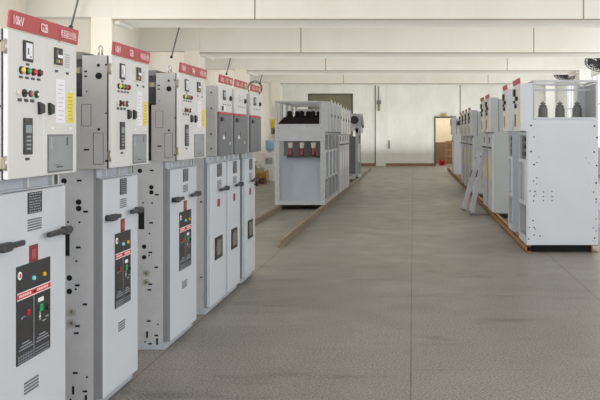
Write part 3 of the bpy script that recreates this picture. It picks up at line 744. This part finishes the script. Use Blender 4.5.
# ---- leaning channels and their foot bar
def leaning(bot, top, wd, label):
    b = Vector(bot); tp = Vector(top); d = (tp-b); Ln = d.length; zv = d.normalized()
    yv = Vector((1, .35, 0)); yv = (yv-zv*yv.dot(zv)).normalized(); xv = yv.cross(zv)
    t = thing('steel_channel', label, 'steel channel', bot, 0, 'steel channels leaning on the right row')
    def T(mb): mb.v = [tuple(xv*v[0]+yv*v[1]+zv*v[2]) for v in mb.v]; return mb
    T(MB().box(-.004, .004, -wd/2, wd/2, 0, Ln, M_FRAME).box(-.04, 0, -wd/2, -wd/2+.006, 0, Ln, M_FRAME).box(-.04, 0, wd/2-.006, wd/2, 0, Ln, M_FRAME)).build('channel', t)
    T(MB().box(-.045, -.0, -wd/2-.01, wd/2+.01, Ln*.55, Ln*.66, M_DARK, .004)).build('clamp', t)
    T(MB().box(-.043, .0, -wd/2-.006, wd/2+.006, Ln*.86, Ln*.885, M_DARK, .003)).build('clamp', t)
    T(MB().box(-.043, -.0, -wd/2-.002, wd/2+.002, .0, .03, M_DARK, .003)).build('end_cap', t)
leaning((1.06, 17.75, .03), (1.44, 18.35, 1.22), .095, 'long pale steel channel leaning on a grey cabinet, farther of the pair')
leaning((1.17, 16.95, .03), (1.45, 17.12, 1.30), .095, 'long pale steel channel leaning on a grey cabinet, nearer of the pair')
o = MB().box(1.12, 1.50, 16.72, 16.80, 0, .035, M_SLATE, .004).build('flat_bar'); o['label'] = 'short grey flat bar on the floor at the foot of leaning channels'; o['category'] = 'steel bar'

# ------------------------------------------------------------------ back wall fittings and left corner
def single(mb, name, label, cat, group=None):
    o = mb.build(name); o['label'] = label; o['category'] = cat
    if group: o['group'] = group
    return o
mb = MB().tube([(-1.87, YB-.04, 0.05), (-1.87, YB-.04, 4.0)], .03, M_CT, 8)
single(mb, 'wall_pipe', 'thin grey pipe running up the back wall beside the pilaster', 'pipe')
mb = MB().box(-1.80, -1.60, YB-.16, YB-.065, 3.08, 3.28, M_CT, .01).box(-1.76, -1.66, YB-.14, YB-.07, 2.75, 3.08, M_BRASS, .01).box(-1.74, -1.70, YB-.12, YB-.07, 3.28, 3.95, M_CT)
single(mb, 'junction_box', 'small grey junction box high on the back wall pilaster', 'junction box')
mb = MB().box(-1.23, -1.17, YB-.05, YB, .86, 1.28, M_CT, .01).box(-1.22, -1.18, YB-.08, YB-.05, .95, 1.15, M_DARK, .01)
single(mb, 'wall_switch', 'narrow grey vertical switch on the back wall', 'switch')
mb = MB().box(1.36, 1.66, YB-.06, YB-.001, 2.48, 2.62, mat('gold_sign', S(190, 165, 95), .5))
mb.box(1.42, 1.60, YB-.064, YB-.06, 2.53, 2.57, mat('gold_sign_text', S(140, 110, 60), .5))
single(mb, 'door_sign', 'small gold sign plate above the open doorway', 'sign')
# red bucket and wooden chair through the doorway
mb = MB().lathe((1.47, YB+.9, 0), [(.10, 0), (.14, .02), (.16, .24), (.165, .25), (.15, .25), (.12, .05), (.02, .04)], mat('red_plastic', S(214, 20, 46), .35))
mb.tube([(1.47+.16*math.cos(a*PI/8), YB+.9, .24+.12*math.sin(a*PI/8)) for a in range(9)], .006, M_DARK, 6)
single(mb, 'bucket', 'red bucket on the floor beyond the open doorway', 'bucket')
M_WOOD = mat('pale_wood', S(176, 140, 96), .6, var=.12, scale=12)
t = thing('wooden_chair', 'pale wooden chair standing in the room beyond the doorway', 'chair', (1.86, YB+1.2, 0))
MB().box(-.2, .2, -.2, .2, .43, .46, M_WOOD, .005).build('seat', t)
for x in (-.19, .15):
    MB().box(x, x+.04, -.2, -.16, 0, .43, M_WOOD, .004).build('leg', t); MB().box(x, x+.04, .16, .2, 0, 1.25, M_WOOD, .004).build('leg', t)
MB().box(-.15, .15, .165, .19, 1.10, 1.24, M_WOOD, .004).box(-.15, .15, .165, .19, .75, .80, M_WOOD, .004).build('backrest', t)

# water dispenser
t = thing('water_dispenser', 'white water dispenser with blue bottle behind the left row', 'water dispenser', (-4.82, 28.6, 0))
MB().box(-.17, .17, -.16, .16, 0, .98, M_PAPER, .02).box(-.12, .12, -.175, -.16, .60, .80, M_GREYC).build('body', t)
MB().box(-.07, -.03, -.20, -.17, .72, .76, M_REDL, .005).box(.03, .07, -.20, -.17, .72, .76, M_CYAN, .005).build('tap', t)
MB().lathe((0, 0, .98), [(.05, 0), (.06, .04), (.135, .09), (.14, .18), (.13, .20), (.14, .22), (.14, .36), (.12, .41), (.04, .44)], mat('blue_water_bottle', S(150, 195, 228), .12)).build('water_bottle', t, label='blue plastic water bottle')
# boxes on the column
ZL = lambda py, y: EYE-(py-VY)*y/F
single(MB().box(-6.02, -5.82, 35.80, 35.925, 1.86, 2.22, M_YPAPER, .01).box(-5.97, -5.87, 35.79, 35.80, 1.95, 2.1, M_AMBER), 'yellow_box', 'yellow switch box on the column above the blue water bottle', 'switch box')
single(MB().box(-5.98, -5.68, 35.80, 35.925, 1.60, 1.86, M_CT, .01).box(-5.88, -5.78, 35.78, 35.80, 1.66, 1.78, M_DARK), 'meter_box', 'grey meter box on the column just below the yellow box', 'meter box')
# clutter heap: wooden crate with coils and a plant
t = thing('cable_drum', 'yellow-brown reel of cable on the floor behind the left row', 'cable drum', (-4.95, 27.6, 0))
M_YB = mat('yellow_cable', S(176, 142, 52), .5, var=.3, scale=18)
for x in (-.22, .22):
    MB().cyl((x-.015, 0, .22), (x+.015, 0, .22), .22, M_WOOD, n=24).build('flange', t)
mb = MB()
for k in range(9): mb.tube([(-.18+.045*k, .16*math.cos(a*PI/10), .22+.16*math.sin(a*PI/10)) for a in range(20)], .022, M_YB, 6, True)
mb.build('cable_winding', t)
t2 = thing('tool_crate', 'brown open crate filled with fittings beside the cable reel', 'crate', (-5.0, 27.0, 0))
mb = MB()
for a in ((-.3, .3, -.18, -.16), (-.3, .3, .16, .18), (-.3, -.28, -.16, .16), (.28, .3, -.16, .16)):
    for z in (.02, .12): mb.box(*a, z, z+.08, mat('dark_brown_wood', S(92, 66, 40), .7, var=.2))
mb.box(-.3, .3, -.18, .18, 0, .02, M_WOOD); mb.build('crate_box', t2)
mb = MB()
for k in range(22): mb.sphere((random.uniform(-.23, .23), random.uniform(-.11, .11), random.uniform(.10, .24)), random.uniform(.03, .05), random.choice([M_YB, M_BRASS, M_BLACK, M_AMBER]), 8)
o = mb.build('loose_fittings'); o.location = (-5.0, 27.0, 0); o['label'] = 'heap of small brass and black fittings in the brown crate'; o['category'] = 'fittings'; o['kind'] = 'stuff'
t = thing('potted_plant', 'small leafy potted plant behind the cable reel', 'plant', (-5.25, 28.0, 0))
MB().lathe((0, 0, 0), [(.09, 0), (.13, .24), (.14, .26), (.11, .26), (.1, .2)], M_CT).build('pot', t)
mb = MB(); M_LEAF = mat('grey_green_leaf', S(110, 120, 95), .6, var=.2)
for k in range(46):
    a = random.uniform(0, 2*PI); r = random.uniform(.03, .22); z = random.uniform(.35, .68); l = .10
    p = Vector((r*math.cos(a), r*math.sin(a), z)); q = p+Vector((math.cos(a)*l, math.sin(a)*l, random.uniform(-.03, .09))); u = Vector((-math.sin(a), math.cos(a), .3))*.03
    mb.add([p, (p+q)/2+u, q, (p+q)/2-u], [(0, 1, 2, 3)], M_LEAF)
mb.build('foliage', t)
mb = MB()
for k in range(6):
    a = k*PI/3; mb.tube([(0, 0, .2), (.05*math.cos(a), .05*math.sin(a), .35), (.14*math.cos(a), .14*math.sin(a), .55)], .006, M_LEAF, 5)
mb.build('stem', t)

# thin rods slanting down from the ceiling beside the left columns
for i, y in enumerate((15.6, 22.1, 28.5, 35.7)):
    x0 = -(VX-(71, 171.5, 226.5, 260)[i])*y/F; z0 = ZL((27, 57, 74, 83)[i], y)
    s_ = ('nearest the camera', 'second from the camera', 'third from the camera', 'farthest, above the last narrow cabinet')[i]
    mb = MB().tube([(x0, y, z0), (x0+.26*(ZC-z0), y, ZC)], .018, M_SLATE, 6)
    mb.sphere((x0, y, z0), .04, M_DARK, 10)
    single(mb, 'hanging_rod', 'thin dark slanting ceiling rod with knob above left row, '+s_, 'rod', 'slanting rods above the left row')

# ventilation fans high on the right
def fan(c, R, label):
    t = thing('wall_fan', label, 'fan', c, 0, 'dark ventilation fans by the right columns')
    ax = Vector((-.25, -.45, -.85)).normalized(); u = ax.cross(Vector((0, 1, 0))).normalized(); w = ax.cross(u)
    P = lambda r, a, h: ax*h+(u*math.cos(a)+w*math.sin(a))*r
    mb = MB()
    for r, h in ((R, 0), (R, .12), (R*.7, .15), (R*.4, .17)): mb.tube([P(r, a*PI/14, h) for a in range(28)], .012, M_BLACK, 5, True)
    for k in range(26): mb.tube([P(R*.12, k*PI/13, .18), P(R*.6, k*PI/13, .16), P(R, k*PI/13, .1), P(R, k*PI/13, 0)], .010, M_BLACK, 4)
    mb.build('cage', t)
    mb = MB()
    for k in range(4):
        a = k*PI/2
        mb.add([P(.06, a, .05), P(R*.9, a-.05, .03), P(R*.9, a+.75, .09), P(.08, a+.9, .09)], [(0, 1, 2, 3)], M_DARK)
    mb.build('blade', t)
    mb = MB().cyl(P(0, 0, -.22), P(0, 0, .10), .09, M_DARK); mb.build('motor', t)
    up = Vector((0, 0, ZC-c[2]))
    MB().tube([P(0, 0, -.15), up], .025, M_DARK, 8).build('bracket', t)
fan((5.98, 27.2, 3.95), .46, 'dark ventilation fan under the ceiling at the right edge of the photo')
fan((6.12, 34.3, 4.08), .44, 'dark ventilation fan under the ceiling farther back above the white-topped cabinet')

# ------------------------------------------------------------------ light
UP = 190
w = bpy.data.worlds.new('sky'); SC.world = w; w.use_nodes = True
nt = w.node_tree; bg = nt.nodes['Background']; bg.inputs['Color'].default_value = (.93, .95, 1.0, 1); bg.inputs['Strength'].default_value = 1.6
def area(name, loc, rot, sx, sy, power, col):
    l = bpy.data.lights.new(name, 'AREA'); l.shape = 'RECTANGLE'; l.size = sx; l.size_y = sy; l.energy = power; l.color = col
    o = bpy.data.objects.new(name, l); COL.objects.link(o); o.location = loc; o.rotation_euler = rot
    return o
for i, (a, b) in enumerate(RW):
    area('window_daylight', (XW-.05, (a+b)/2, 2.5), (0, PI/2, 0), 2.9, (b-a), 22*(b-a), (.965, .975, 1.0))
for i, (a, b) in enumerate(LW):
    area('window_daylight', (-XW+.05, (a+b)/2, 2.2), (0, -PI/2, 0), 2.5, (b-a), 28*(b-a), (1, .985, .96))
for y, k_ in ((1.0, .6), (6.2, .6), (12.6, .62), (19.2, .85), (25.8, .95), (32.4, 1.0)):  # added lamps without fixtures, facing up to brighten beams and walls
    area('fill_uplight', (0, y, 2.6), (PI, 0, 0), 13.5, 5.2, UP*k_, (1, .99, .965))
area('fill_uplight', (0, 39.8, .6), (PI, 0, 0), 12, 4.0, UP*1.2, (.98, 1, .985))  # low added lamp, evens out the brightness of the back wall
area('entrance_daylight', (0, YN+.2, 2.3), (PI/2, 0, 0), 13, 4.2, 400, (.95, .96, 1.0))
area('doorway_daylight', (1.8, YB+1.8, 3.0), (0, 0, 0), 2, 2, 60, (1, .95, .85))

# ------------------------------------------------------------------ camera
cd = bpy.data.cameras.new('camera'); cd.sensor_width = 36; cd.lens = 36*F/600
cd.shift_x = -(VX-300)/600; cd.shift_y = -(200-VY)/600; cd.clip_start = .05; cd.clip_end = 200
cam = bpy.data.objects.new('camera', cd); COL.objects.link(cam); cam.location = (0, 0, EYE); cam.rotation_euler = (PI/2, 0, 0)
SC.camera = cam
SC.view_settings.view_transform = 'Standard'
SC.view_settings.exposure = 0.0
